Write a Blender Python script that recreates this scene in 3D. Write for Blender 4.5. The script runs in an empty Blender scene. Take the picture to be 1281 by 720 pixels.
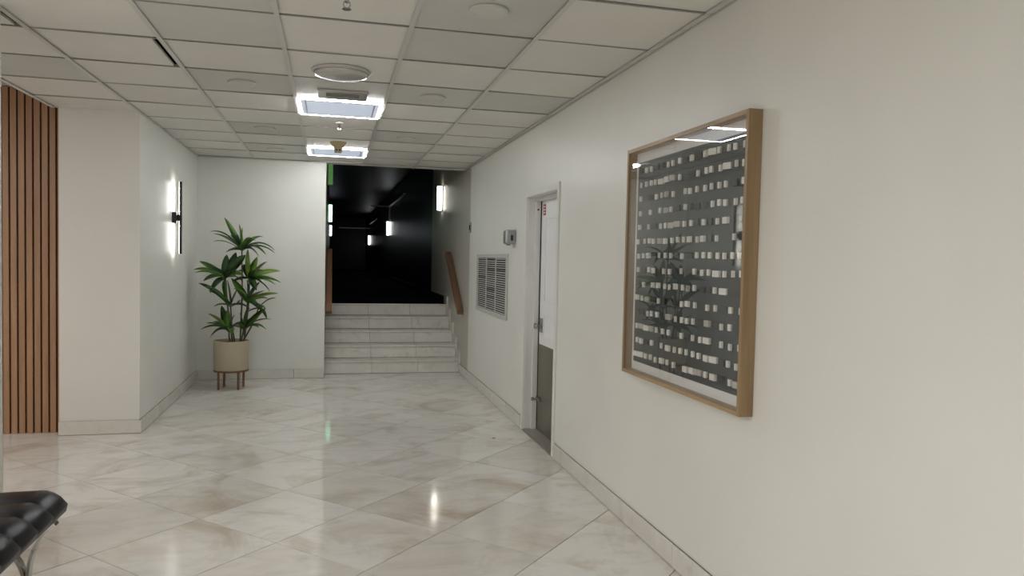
import bpy, bmesh, math, random
from mathutils import Vector, Matrix
random.seed(7)
S = bpy.context.scene
COL = S.collection
PI = math.pi

# ------------------------------------------------------------------ camera
cam_d = bpy.data.cameras.new('camera'); cam = bpy.data.objects.new('camera', cam_d); COL.objects.link(cam)
cam_d.sensor_fit = 'HORIZONTAL'; cam_d.sensor_width = 36.0
cam_d.lens = 912.17 * 36.0 / 1281.0
cam_d.clip_start = 0.05; cam_d.clip_end = 200
YAW, PIT, ROL, CH = 0.2441, -0.0391, 0.0220, 1.4514
fw = Vector((math.sin(YAW) * math.cos(PIT), math.cos(YAW) * math.cos(PIT), math.sin(PIT)))
rt = Vector((math.cos(YAW), -math.sin(YAW), 0)); up = rt.cross(fw)
r2 = rt * math.cos(ROL) + up * math.sin(ROL); u2 = -rt * math.sin(ROL) + up * math.cos(ROL)
cam.matrix_world = Matrix(((r2.x, u2.x, -fw.x, 0), (r2.y, u2.y, -fw.y, 0), (r2.z, u2.z, -fw.z, CH), (0, 0, 0, 1)))
S.camera = cam

# ------------------------------------------------------------------ world, lights, exposure
w = bpy.data.worlds.new('world'); S.world = w; w.use_nodes = True
w.node_tree.nodes['Background'].inputs[0].default_value = (0.9, 0.95, 1.0, 1)
w.node_tree.nodes['Background'].inputs[1].default_value = 0.05
S.view_settings.view_transform = 'Standard'; S.view_settings.look = 'None'
S.view_settings.gamma = 1; S.view_settings.use_curve_mapping = False
S.view_settings.exposure = 0.62

def area(name, loc, size, power, color, rot=(0, 0, 0), size_y=None):
    d = bpy.data.lights.new(name, 'AREA'); d.energy = power; d.color = color
    d.shape = 'RECTANGLE'; d.size = size; d.size_y = size_y or size
    o = bpy.data.objects.new(name, d); o.location = loc; o.rotation_euler = rot; COL.objects.link(o); return o
area('lobby_ceiling_light', (-1.7, -0.9, 2.48), 2.6, 84, (0.965, 0.985, 1.0), size_y=3.0)
area('side_ceiling_light', (-3.4, 2.6, 2.62), 2.0, 60, (1.0, 0.965, 0.94), size_y=3.5)
RING = 66.0        # strength of the lit panel edges
# lamps inside each ring panel are emissive meshes; the sconces likewise

# ------------------------------------------------------------------ materials
def mat(name, col, rough=0.5, metal=0.0, spec=None, emit=None, estr=0.0):
    m = bpy.data.materials.new(name); m.use_nodes = True
    b = m.node_tree.nodes['Principled BSDF']
    b.inputs['Base Color'].default_value = (*col, 1); b.inputs['Roughness'].default_value = rough
    b.inputs['Metallic'].default_value = metal
    if spec is not None: b.inputs['Specular IOR Level'].default_value = spec
    if emit: b.inputs['Emission Color'].default_value = (*emit, 1); b.inputs['Emission Strength'].default_value = estr
    return m
def N(m, t, **kw):
    n = m.node_tree.nodes.new(t)
    for k, v in kw.items(): setattr(n, k, v)
    return n
def lk(m, a, b): m.node_tree.links.new(a, b)
def bsdf(m): return m.node_tree.nodes['Principled BSDF']
def noise(m, vec, scale, detail=3, rough=0.5, dist=0.0):
    n = N(m, 'ShaderNodeTexNoise'); n.inputs['Scale'].default_value = scale; n.inputs['Detail'].default_value = detail
    n.inputs['Roughness'].default_value = rough; n.inputs['Distortion'].default_value = dist
    if vec: lk(m, vec, n.inputs['Vector'])
    return n
def ramp(m, fac, stops):
    r = N(m, 'ShaderNodeValToRGB'); el = r.color_ramp.elements
    while len(el) < len(stops): el.new(0.5)
    for e, (p, c) in zip(el, stops): e.position = p; e.color = (*c, 1)
    lk(m, fac, r.inputs[0]); return r
def bump(m, h, strength, dist=0.01):
    b = N(m, 'ShaderNodeBump'); b.inputs['Strength'].default_value = strength; b.inputs['Distance'].default_value = dist
    lk(m, h, b.inputs['Height']); lk(m, b.outputs[0], bsdf(m).inputs['Normal'])
def objcoord(m, scale=(1, 1, 1), rnd=True):
    tc = N(m, 'ShaderNodeTexCoord'); mp = N(m, 'ShaderNodeMapping'); mp.inputs['Scale'].default_value = scale
    lk(m, tc.outputs['Object'], mp.inputs['Vector'])
    if rnd:
        oi = N(m, 'ShaderNodeObjectInfo'); mu = N(m, 'ShaderNodeMath', operation='MULTIPLY'); mu.inputs[1].default_value = 40
        lk(m, oi.outputs['Random'], mu.inputs[0]); cb = N(m, 'ShaderNodeCombineXYZ')
        lk(m, mu.outputs[0], cb.inputs[0]); lk(m, mu.outputs[0], cb.inputs[2]); lk(m, cb.outputs[0], mp.inputs['Location'])
    return mp.outputs[0]
def mixc(m, fac, a, b, mode='MIX'):
    x = N(m, 'ShaderNodeMix', data_type='RGBA', blend_type=mode)
    if isinstance(fac, float): x.inputs[0].default_value = fac
    else: lk(m, fac, x.inputs[0])
    for s, v in ((6, a), (7, b)):
        if isinstance(v, tuple): x.inputs[s].default_value = (*v, 1)
        else: lk(m, v, x.inputs[s])
    return x.outputs[2]

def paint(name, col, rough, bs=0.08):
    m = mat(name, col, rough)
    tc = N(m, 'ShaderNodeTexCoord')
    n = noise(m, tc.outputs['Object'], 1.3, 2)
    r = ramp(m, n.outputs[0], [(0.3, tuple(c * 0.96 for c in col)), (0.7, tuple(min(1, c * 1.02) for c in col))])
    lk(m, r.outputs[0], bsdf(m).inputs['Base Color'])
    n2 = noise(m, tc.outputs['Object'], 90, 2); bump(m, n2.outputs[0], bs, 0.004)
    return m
M = {}
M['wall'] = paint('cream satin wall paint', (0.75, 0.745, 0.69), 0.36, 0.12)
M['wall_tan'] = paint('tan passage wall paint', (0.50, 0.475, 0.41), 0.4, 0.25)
M['wall_white'] = paint('off white wall paint', (0.74, 0.715, 0.665), 0.45, 0.1)
M['wall_unlit'] = mat('wall colour with painted darkness', (0.009, 0.010, 0.010), 0.34, spec=0.3)  # darkness of the unlit passage put into the wall colour
M['dark'] = mat('near black unlit shade', (0.004, 0.004, 0.004), 0.45, spec=0.25)  # unlit darkness put into the colour of passage ceiling, header and baseboard
M['carpet'] = mat('carpet with painted darkness', (0.004, 0.004, 0.004), 0.95, spec=0.05)  # near-black of the unlit passage put into the carpet colour
M['drywall'] = paint('upper ceiling paint', (0.62, 0.55, 0.50), 0.7)
M['tee'] = mat('ceiling grid enamel', (0.60, 0.59, 0.56), 0.4)
M['tee_white'] = mat('ceiling cross bar enamel', (0.33, 0.315, 0.29), 0.5)
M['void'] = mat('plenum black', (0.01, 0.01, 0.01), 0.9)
def tilemat(name, col):
    m = mat(name, col, 0.75)
    v = objcoord(m); n = noise(m, v, 3.0, 3)
    r = ramp(m, n.outputs[0], [(0.3, tuple(c * 0.95 for c in col)), (0.7, col)])
    oi = N(m, 'ShaderNodeObjectInfo')
    rr = ramp(m, oi.outputs['Random'], [(0, (0.94, 0.94, 0.94)), (1, (1.0, 0.995, 0.985))])
    lk(m, mixc(m, 1.0, r.outputs[0], rr.outputs[0], 'MULTIPLY'), bsdf(m).inputs['Base Color'])
    n2 = noise(m, v, 160, 2); bump(m, n2.outputs[0], 0.15, 0.003)
    return m
M['ctile'] = tilemat('pale ceiling tile', (0.77, 0.755, 0.71))
M['ctile_grey'] = tilemat('greyer ceiling tile', (0.625, 0.625, 0.59))

def stone(name, base=(0.74, 0.715, 0.665), patch=(0.53, 0.455, 0.365), rough=0.07, amount=1.0, glob=True):
    m = mat(name, base, rough)
    v = objcoord(m)
    n1 = noise(m, v, 1.5, 5, 0.62, 1.3)
    f1 = ramp(m, n1.outputs[0], [(0.50, (0, 0, 0)), (0.73, (amount, amount, amount))])
    n2 = noise(m, objcoord(m, (2, 5, 2)), 1.3, 7, 0.65, 1.2)
    c2 = ramp(m, n2.outputs[0], [(0.28, tuple(c * 0.86 for c in base)), (0.5, base), (0.75, tuple(min(1, c * 1.05) for c in base))])
    c = mixc(m, f1.outputs[0], c2.outputs[0], patch)
    n3 = noise(m, objcoord(m, (7, 9, 7)), 2.2, 8, 0.75, 2.5)
    f3 = ramp(m, n3.outputs[0], [(0.615, (0, 0, 0)), (0.655, (0.3, 0.3, 0.3)), (0.70, (0, 0, 0))])
    c = mixc(m, f3.outputs[0], c, (0.30, 0.27, 0.23))
    oi = N(m, 'ShaderNodeObjectInfo')
    rr = ramp(m, oi.outputs['Random'], [(0, (0.90, 0.885, 0.86)), (0.5, (1, 1, 1)), (1, (0.955, 0.96, 0.97))])
    c = mixc(m, 1.0, c, rr.outputs[0], 'MULTIPLY')
    lk(m, c, bsdf(m).inputs['Base Color'])
    n4 = noise(m, v, 5, 4)
    r4 = ramp(m, n4.outputs[0], [(0.35, (rough, rough, rough)), (0.75, (rough * 2.0,) * 3)])
    lk(m, r4.outputs[0], bsdf(m).inputs['Roughness'])
    return m
M['stone'] = stone('polished pale marble')
def softstone(name, base, dirt, rough, spread=(0.55, 0.80)):
    m = mat(name, base, rough)
    v = objcoord(m)
    n1 = noise(m, v, 5.0, 6, 0.65)
    r1 = ramp(m, n1.outputs[0], [(0.3, tuple(c * 0.93 for c in base)), (0.7, tuple(min(1, c * 1.04) for c in base))])
    n2 = noise(m, v, 9.0, 7, 0.7)
    f2 = ramp(m, n2.outputs[0], [(spread[0], (0, 0, 0)), (spread[1], (0.7, 0.7, 0.7))])
    oi = N(m, 'ShaderNodeObjectInfo')
    rr = ramp(m, oi.outputs['Random'], [(0, (0.94, 0.935, 0.92)), (1, (1.0, 1.0, 1.0))])
    lk(m, mixc(m, 1.0, mixc(m, f2.outputs[0], r1.outputs[0], dirt), rr.outputs[0], 'MULTIPLY'), bsdf(m).inputs['Base Color'])
    return m
M['stone_base'] = softstone('marble skirting', (0.70, 0.675, 0.62), (0.50, 0.44, 0.36), 0.25)
M['stone_step'] = softstone('marble stair slab', (0.73, 0.71, 0.655), (0.46, 0.38, 0.29), 0.25, (0.53, 0.78))
M['grout'] = mat('grey brown grout', (0.10, 0.085, 0.07), 0.8)

def wood(name, c1, c2, axis=2, rough=0.42, sc=9):
    m = mat(name, c1, rough)
    s = [14, 14, 14]; s[axis] = 0.8
    n = noise(m, objcoord(m, tuple(s)), sc / 6, 6, 0.6, 0.6)
    r = ramp(m, n.outputs[0], [(0.3, c1), (0.7, c2)])
    lk(m, r.outputs[0], bsdf(m).inputs['Base Color'])
    n2 = noise(m, objcoord(m, tuple(4 * q for q in s)), 2, 3); bump(m, n2.outputs[0], 0.1, 0.002)
    return m
M['slat'] = wood('walnut slat', (0.30, 0.16, 0.082), (0.43, 0.25, 0.14))
M['slat_back'] = mat('dark stained backing', (0.13, 0.062, 0.032), 0.6)
M['oak_v'] = wood('oak upright', (0.23, 0.145, 0.07), (0.36, 0.245, 0.13))
M['oak_h'] = wood('oak rail', (0.29, 0.19, 0.095), (0.43, 0.30, 0.165), axis=1)
M['rail'] = wood('brown handrail wood', (0.13, 0.065, 0.033), (0.21, 0.11, 0.06), axis=1)
M['stand'] = wood('stand wood', (0.16, 0.075, 0.03), (0.28, 0.14, 0.06))
M['trim'] = mat('white gloss trim', (0.74, 0.735, 0.70), 0.3)
M['door'] = mat('white door paint', (0.80, 0.80, 0.80), 0.32)
M['kick'] = mat('brushed kick plate', (0.26, 0.245, 0.205), 0.42, 0.85)
M['steel'] = mat('satin steel', (0.36, 0.35, 0.33), 0.28, 1.0)
M['chrome'] = mat('polished chrome', (0.50, 0.50, 0.48), 0.05, 1.0)
M['alu'] = mat('brushed aluminium', (0.62, 0.61, 0.59), 0.33, 0.9)
M['red'] = mat('red print', (0.30, 0.04, 0.04), 0.5)
M['sill'] = mat('worn grey sill', (0.26, 0.24, 0.205), 0.35)
M['label_white'] = mat('label white', (0.8, 0.8, 0.78), 0.5)
M['black'] = mat('matt black metal', (0.006, 0.006, 0.006), 0.45)
M['leather'] = mat('black leather', (0.005, 0.005, 0.007), 0.30, spec=0.28)
_n = noise(M['leather'], objcoord(M['leather']), 220, 3); bump(M['leather'], _n.outputs[0], 0.2, 0.002)
M['vent'] = mat('grey white vent enamel', (0.50, 0.50, 0.46), 0.45)
M['vent_back'] = mat('vent dark interior', (0.008, 0.008, 0.008), 0.8)
M['disp'] = mat('grey dispenser plastic', (0.30, 0.31, 0.33), 0.35)
M['beige'] = mat('aged beige plastic', (0.42, 0.34, 0.18), 0.45)
M['plastic_white'] = mat('white plastic', (0.6, 0.59, 0.56), 0.4)
M['led'] = mat('led strip diffuser', (0.9, 0.9, 0.9), 0.5, emit=(0.96, 0.98, 1.0), estr=RING)
M['led_panel'] = mat('panel centre diffuser', (0.66, 0.70, 0.78), 0.45, emit=(0.62, 0.72, 0.90), estr=0.32)
M['barled'] = mat('sconce led strip', (0.9, 0.9, 0.9), 0.5, emit=(1.0, 0.98, 0.93), estr=40)
M['glassy'] = mat('lit opal glass', (0.8, 0.8, 0.75), 0.3, emit=(1.0, 0.97, 0.86), estr=5.5)
M['glassy_green'] = mat('lit opal glass greenish', (0.6, 0.8, 0.7), 0.3, emit=(0.36, 0.95, 0.55), estr=3.0)
M['glassy_far'] = mat('lit opal glass far', (0.8, 0.8, 0.75), 0.3, emit=(0.95, 1.0, 0.97), estr=7.0)
M['glassy_end'] = mat('lit opal glass far end', (0.8, 0.8, 0.8), 0.3, emit=(0.8, 0.9, 1.0), estr=4.0)
M['print'] = mat('dark slate art board', (0.050, 0.058, 0.060), 0.6)
M['matboard'] = mat('white mount board', (0.82, 0.82, 0.80), 0.6)
M['paper'] = mat('off white paper block', (0.80, 0.78, 0.72), 0.7)
M['paper_grey'] = mat('warm grey paper block', (0.50, 0.48, 0.43), 0.7)
M['paper_dark'] = mat('charcoal paper block', (0.045, 0.045, 0.042), 0.7)
M['wire'] = mat('fine grey thread', (0.12, 0.12, 0.11), 0.5)
M['pot'] = paint('sand coloured pot', (0.50, 0.43, 0.31), 0.6)
M['soil'] = mat('soil', (0.03, 0.02, 0.012), 0.9)
M['stem'] = mat('brown green stem', (0.07, 0.075, 0.03), 0.6)
def leafmat(name, c1, c2):
    m = mat(name, c1, 0.34)
    n = noise(m, objcoord(m), 7, 3)
    r = ramp(m, n.outputs[0], [(0.35, c1), (0.7, c2)])
    oi = N(m, 'ShaderNodeObjectInfo')
    rr = ramp(m, oi.outputs['Random'], [(0, (0.65, 0.7, 0.7)), (1, (1.15, 1.1, 1.0))])
    lk(m, mixc(m, 1.0, r.outputs[0], rr.outputs[0], 'MULTIPLY'), bsdf(m).inputs['Base Color'])
    return m
M['leaf'] = leafmat('mid green leaf', (0.045, 0.135, 0.018), (0.11, 0.24, 0.03))
M['leaf_dark'] = leafmat('dark green leaf', (0.014, 0.050, 0.014), (0.035, 0.10, 0.022))
M['leaf_light'] = leafmat('yellow green leaf', (0.12, 0.24, 0.03), (0.22, 0.34, 0.05))
# picture glass: clear pane that mirrors by Fresnel
g = bpy.data.materials.new('picture glass'); g.use_nodes = True; nt = g.node_tree; nt.nodes.clear()
o_ = nt.nodes.new('ShaderNodeOutputMaterial'); mx = nt.nodes.new('ShaderNodeMixShader'); tr = nt.nodes.new('ShaderNodeBsdfTransparent')
gl = nt.nodes.new('ShaderNodeBsdfGlossy'); gl.inputs['Roughness'].default_value = 0.0; fr = nt.nodes.new('ShaderNodeMath'); fr.operation = 'MULTIPLY_ADD'; fr.inputs[1].default_value = 0.95; fr.inputs[2].default_value = 0.045; lw = nt.nodes.new('ShaderNodeLayerWeight'); lw.inputs[0].default_value = 0.5; pw = nt.nodes.new('ShaderNodeMath'); pw.operation = 'POWER'; pw.inputs[1].default_value = 4.5; nt.links.new(lw.outputs['Facing'], pw.inputs[0]); nt.links.new(pw.outputs[0], fr.inputs[0])
gl.inputs['Color'].default_value = (1, 1, 1, 1)
nt.links.new(fr.outputs[0], mx.inputs[0]); nt.links.new(tr.outputs[0], mx.inputs[1]); nt.links.new(gl.outputs[0], mx.inputs[2]); nt.links.new(mx.outputs[0], o_.inputs[0])
M['glass'] = g

# ------------------------------------------------------------------ mesh helpers
class MB:
    def __init__(s): s.v = []; s.f = []; s.m = []
    def box(s, x0, x1, y0, y1, z0, z1, mi=0):
        b = len(s.v)
        s.v += [(x0, y0, z0), (x1, y0, z0), (x1, y1, z0), (x0, y1, z0), (x0, y0, z1), (x1, y0, z1), (x1, y1, z1), (x0, y1, z1)]
        s.f += [tuple(b + i for i in q) for q in ((0, 3, 2, 1), (4, 5, 6, 7), (0, 1, 5, 4), (1, 2, 6, 5), (2, 3, 7, 6), (3, 0, 4, 7))]
        s.m += [mi] * 6; return s
    def prism(s, poly, z0, z1, mi=0):
        b = len(s.v); n = len(poly)
        s.v += [(x, y, z0) for x, y in poly] + [(x, y, z1) for x, y in poly]
        s.f += [tuple(b + i for i in reversed(range(n))), tuple(b + n + i for i in range(n))]
        s.f += [(b + i, b + (i + 1) % n, b + n + (i + 1) % n, b + n + i) for i in range(n)]
        s.m += [mi] * (n + 2); return s
    def lathe(s, prof, seg=32, cx=0, cy=0, mi=0, cap=True):
        b = len(s.v)
        for r, z in prof:
            for k in range(seg):
                a = 2 * PI * k / seg; s.v.append((cx + r * math.cos(a), cy + r * math.sin(a), z))
        for i in range(len(prof) - 1):
            for k in range(seg):
                k2 = (k + 1) % seg
                s.f.append((b + i * seg + k, b + i * seg + k2, b + (i + 1) * seg + k2, b + (i + 1) * seg + k)); s.m.append(mi)
        if cap:
            s.f.append(tuple(b + k for k in reversed(range(seg)))); s.m.append(mi)
            s.f.append(tuple(b + (len(prof) - 1) * seg + k for k in range(seg))); s.m.append(mi)
        return s
    def tube(s, pts, rad, seg=8, mi=0):
        pts = [Vector(p) for p in pts]; b = len(s.v); n = len(pts)
        for i, p in enumerate(pts):
            t = (pts[min(i + 1, n - 1)] - pts[max(i - 1, 0)]).normalized()
            a = Vector((0, 1, 0)) if abs(t.y) < 0.9 else Vector((1, 0, 0))
            u = t.cross(a).normalized(); v = t.cross(u)
            r = rad[i] if isinstance(rad, (list, tuple)) else rad
            for k in range(seg):
                q = 2 * PI * k / seg; s.v.append(tuple(p + u * r * math.cos(q) + v * r * math.sin(q)))
        for i in range(n - 1):
            for k in range(seg):
                k2 = (k + 1) % seg; s.f.append((b + i * seg + k, b + i * seg + k2, b + (i + 1) * seg + k2, b + (i + 1) * seg + k)); s.m.append(mi)
        s.f.append(tuple(b + k for k in reversed(range(seg)))); s.f.append(tuple(b + (n - 1) * seg + k for k in range(seg))); s.m += [mi, mi]
        return s
    def sweep(s, pts, hw, hy, mi=0):
        """flat bar swept through points in the XZ plane: half thickness hw, half width hy along Y"""
        b = len(s.v); n = len(pts); P = [Vector(p) for p in pts]
        for i, p in enumerate(P):
            t = (P[min(i + 1, n - 1)] - P[max(i - 1, 0)]).normalized(); nn = Vector((-t.z, 0, t.x))
            for a, c in ((-1, -1), (1, -1), (1, 1), (-1, 1)):
                s.v.append(tuple(p + nn * hw * a + Vector((0, hy * c, 0))))
        for i in range(n - 1):
            for k in range(4):
                k2 = (k + 1) % 4; s.f.append((b + i * 4 + k, b + i * 4 + k2, b + i * 4 + 4 + k2, b + i * 4 + 4 + k)); s.m.append(mi)
        s.f.append((b + 3, b + 2, b + 1, b)); s.f.append(tuple(b + (n - 1) * 4 + k for k in range(4))); s.m += [mi, mi]
        return s
    def mesh(s, name, mats, bevel=0, smooth=False, seg=2):
        me = bpy.data.meshes.new(name); me.from_pydata(s.v, [], s.f); me.update()
        for m in mats: me.materials.append(m)
        for p, i in zip(me.polygons, s.m): p.material_index = i
        bm = bmesh.new(); bm.from_mesh(me)
        bmesh.ops.recalc_face_normals(bm, faces=bm.faces)
        if bevel: bmesh.ops.bevel(bm, geom=list(bm.edges), offset=bevel, segments=seg, affect='EDGES', profile=0.5)
        bm.to_mesh(me); bm.free()
        if smooth:
            for p in me.polygons: p.use_smooth = True
            me.set_sharp_from_angle(angle=math.radians(40))
        return me
def link(name, me, parent=None, loc=None, rot=None):
    o = bpy.data.objects.new(name, me); COL.objects.link(o)
    if parent is not None: o.parent = parent
    if loc is not None: o.location = loc
    if rot is not None: o.rotation_euler = rot
    return o
def build(name, mb, mats, parent=None, loc=None, rot=None, bevel=0, smooth=False):
    if not isinstance(mats, (list, tuple)): mats = [mats]
    return link(name, mb.mesh(name, mats, bevel, smooth), parent, loc, rot)
def struct(o): o['kind'] = 'structure'; return o
def tag(o, label, cat, group=None):
    o['label'] = label; o['category'] = cat
    if group: o['group'] = group
    return o
def empty(name, loc=(0, 0, 0), rot=(0, 0, 0)):
    o = bpy.data.objects.new(name, None); o.location = loc; o.rotation_euler = rot; o.empty_display_size = 0.1; COL.objects.link(o); return o
def copy_tree(o, parent=None):
    c = o.copy(); COL.objects.link(c); c.parent = parent
    for ch in list(o.children): copy_tree(ch, c)
    return c
def B(*a): return MB().box(*a)

# ------------------------------------------------------------------ dimensions
WX = 1.614            # right wall face
CZ = 2.54             # tile ceiling
WL = -1.47            # left wall face of the recess
YB = 8.89             # back wall
YS = 9.15             # first stair riser
XJ = -0.065           # left jamb of the passage
RH, TR, NS = 0.160, 0.272, 5
ZC = RH * NS          # passage floor level
YF = YS + TR * (NS - 1)
TOPZ = 3.25

# ------------------------------------------------------------------ floor
fl = MB().prism([(-5.0, -4.0), (1.9, -4.0), (1.9, 9.4), (-5.0, 9.4)], -0.12, -0.004)
floor = struct(build('floor', fl, M['grout']))
def clip(poly, nx, ny, d):           # keep nx*x+ny*y <= d
    out = []
    for i in range(len(poly)):
        a, b = poly[i], poly[(i + 1) % len(poly)]
        da = nx * a[0] + ny * a[1] - d; db = nx * b[0] + ny * b[1] - d
        if da <= 0: out.append(a)
        if da * db < 0:
            t = da / (da - db); out.append((a[0] + t * (b[0] - a[0]), a[1] + t * (b[1] - a[1])))
    return out
PA, PB = 0.845, 0.8465
hs = 0.5 * 0.8458 - 0.0029
whole = None
def tile_mesh(poly):
    b = MB().prism(poly, -0.012, 0.0); return b.mesh('tile', [M['stone']])
s2 = hs          # half diagonal of the diamond
base = [(s2, 0), (0, s2), (-s2, 0), (0, -s2)]
for i in range(-12, 16):
    for j in range(-14, 14):
        s = 3.54 + PA * (i + 0.5); d = 3.20 + PB * (j + 0.5)       # x+y, y-x
        cx, cy = (s - d) / 2, (s + d) / 2
        if cx < -3.9 or cx > WX + 0.40 or cy < -1.2 or cy > YS + 0.42: continue
        if cx < WL - 0.35 and cy > 6.6 + 0.3: continue
        if cx < XJ - 0.30 and cy > YB + 0.30: continue
        poly = [(cx + x, cy + y) for x, y in base]
        p2 = clip(clip(clip(clip(poly, 1, 0, WX - 0.002), 0, 1, YS - 0.002), 0, -1, 3.9), -1, 0, 4.9)
        if len(p2) < 3: continue
        if p2 == poly:
            if whole is None: whole = tile_mesh(base)
            link('tile', whole, floor, (cx, cy, 0))
        else:
            ax = sum(q[0] for q in p2) / len(p2); ay = sum(q[1] for q in p2) / len(p2)
            link('tile', tile_mesh([(x - ax, y - ay) for x, y in p2]), floor, (ax, ay, 0))
mk = tag(build('leaf_scrap', MB().box(-0.012, 0.012, -0.008, 0.010, 0.0005, 0.003), M['red'], None, (1.30, 5.72, 0), (0, 0, 0.5)),
         'tiny reddish scrap lying on the marble floor near the doorway', 'scrap')

# ------------------------------------------------------------------ walls
wr = MB()
wr.box(WX, WX + 0.25, -4.0, 5.13, 0, 2.95); wr.box(WX, WX + 0.25, 5.98, 8.62, 0, 2.95); wr.box(WX, WX + 0.25, 5.13, 5.98, 1.985, 2.95)
struct(build('wall_right', wr, M['wall']))
bk = MB().box(WX + 0.2, WX + 0.24, 5.13, 5.98, 0.0, 1.985)
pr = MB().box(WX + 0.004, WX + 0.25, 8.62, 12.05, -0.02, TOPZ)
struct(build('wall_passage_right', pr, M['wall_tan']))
struct(build('wall_passage_right_far', MB().box(WX + 0.004, WX + 0.25, 12.05, 36.0, 0.5, TOPZ), M['wall_unlit']))
struct(build('wall_back', MB().box(WL - 0.15, XJ, YB, YB + 0.18, 0, CZ + 0.3), M['wall']))
struct(build('wall_left', MB().box(WL - 0.2, WL, 6.33, YB, 0, CZ + 0.2), M['wall']))
struct(build('wall_left_front', MB().box(-2.045, WL - 0.2, 6.33, 6.5, 0, CZ + 0.2).box(WL - 0.2, WL - 0.001, 6.3299, 6.331, 0, CZ), M['wall_white']))
struct(build('wall_slat_side', MB().box(-5.0, -2.045, 6.47, 6.62, 0, 2.95), M['wall_white']))
struct(build('wall_left_far', MB().box(-5.15, -5.0, -4.0, 6.62, 0, 2.95), M['wall_white']))
struct(build('wall_rear', MB().box(-5.15, WX + 0.25, -4.15, -4.0, 0, 2.95), M['wall_white']))
struct(build('wall_left_near', MB().box(-2.4, -1.475, 3.72, 3.84, 0, CZ - 0.002), M['wall_white']))
# passage
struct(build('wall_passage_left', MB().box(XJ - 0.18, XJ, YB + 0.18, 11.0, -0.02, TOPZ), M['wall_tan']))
struct(build('wall_passage_left_far', MB().box(XJ - 0.18, XJ, 11.0, 36.0, 0.5, TOPZ), M['wall_unlit']))
struct(build('wall_passage_end', MB().box(XJ - 0.18, WX + 0.25, 36.0, 36.2, 0.5, TOPZ), M['wall_unlit']))
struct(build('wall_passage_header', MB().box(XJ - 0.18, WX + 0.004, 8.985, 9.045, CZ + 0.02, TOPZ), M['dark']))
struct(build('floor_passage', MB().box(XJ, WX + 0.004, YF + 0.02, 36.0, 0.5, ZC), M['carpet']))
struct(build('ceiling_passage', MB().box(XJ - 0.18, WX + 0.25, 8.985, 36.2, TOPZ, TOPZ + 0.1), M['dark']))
struct(build('baseboard_passage', MB().box(WX - 0.012, WX + 0.004, YF + 0.25, 36.0, ZC, ZC + 0.10), M['dark']))
# ceiling edges in the passage that catch the sconce light
struct(build('trim_1', MB().box(WX - 0.05, WX + 0.003, 16.6, 21.0, 2.86, 2.89).box(1.05, WX + 0.003, 21.0, 21.05, 2.86, 2.89).box(WX - 0.03, WX + 0.003, 21.0, 21.05, 2.50, 2.86), M['steel']))
struct(build('trim_2', MB().box(WX - 0.05, WX + 0.003, 27.0, 31.8, 2.80, 2.84).box(0.3, WX + 0.003, 31.8, 31.9, 2.62, 2.66), M['steel']))

# skirting boards of marble, slab by slab
def skirting(name, axis, fixed, a, b, side, h=0.105, t=0.016, step=0.594, start=None):
    """slabs along X or Y; fixed = wall face, side = direction into the room"""
    f0, f1 = sorted((fixed, fixed + side * (t - 0.004)))
    if axis == 'y': core = MB().box(f0, f1, a + 0.004, b - 0.004, 0.001, h - 0.002).box(*sorted((fixed, fixed + side * 0.006)), a, b, h - 0.002, h + 0.003)
    else: core = MB().box(a + 0.004, b - 0.018 if side < 0 else b, f0, f1, 0.001, h - 0.002).box(a, b - 0.012, *sorted((fixed, fixed + side * 0.006)), h - 0.002, h + 0.003)
    par = struct(build(name, core, M['grout']))
    g0, g1 = sorted((fixed, fixed + side * t))
    s = start if start is not None else a
    while s > a + 1e-6: s -= step
    while s < b - 1e-6:
        p, q = max(s, a), min(s + step, b)
        if q - p > 0.02:
            L = q - p - 0.004
            if axis == 'y': mb = MB().box(0, g1 - g0, 0, L, 0, h)
            else: mb = MB().box(0, L, 0, g1 - g0, 0, h)
            link('slab', mb.mesh('slab', [M['stone_base']], 0.0012, seg=1), par, (g0, p, 0.003) if axis == 'y' else (p, g0, 0.003))
        s += step
    return par
skirting('baseboard_right', 'y', WX, -3.9, 5.075, -1, start=3.144)
skirting('baseboard_right_far', 'y', WX, 6.045, 9.135, -1, start=7.2)
skirting('baseboard_left', 'y', WL, 6.31, YB, 1)
skirting('baseboard_left_front', 'x', 6.33, -2.045, WL + 0.016, -1, step=0.75)
skirting('baseboard_back', 'x', YB, WL, XJ + 0.002, -1, start=-1.0)

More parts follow.
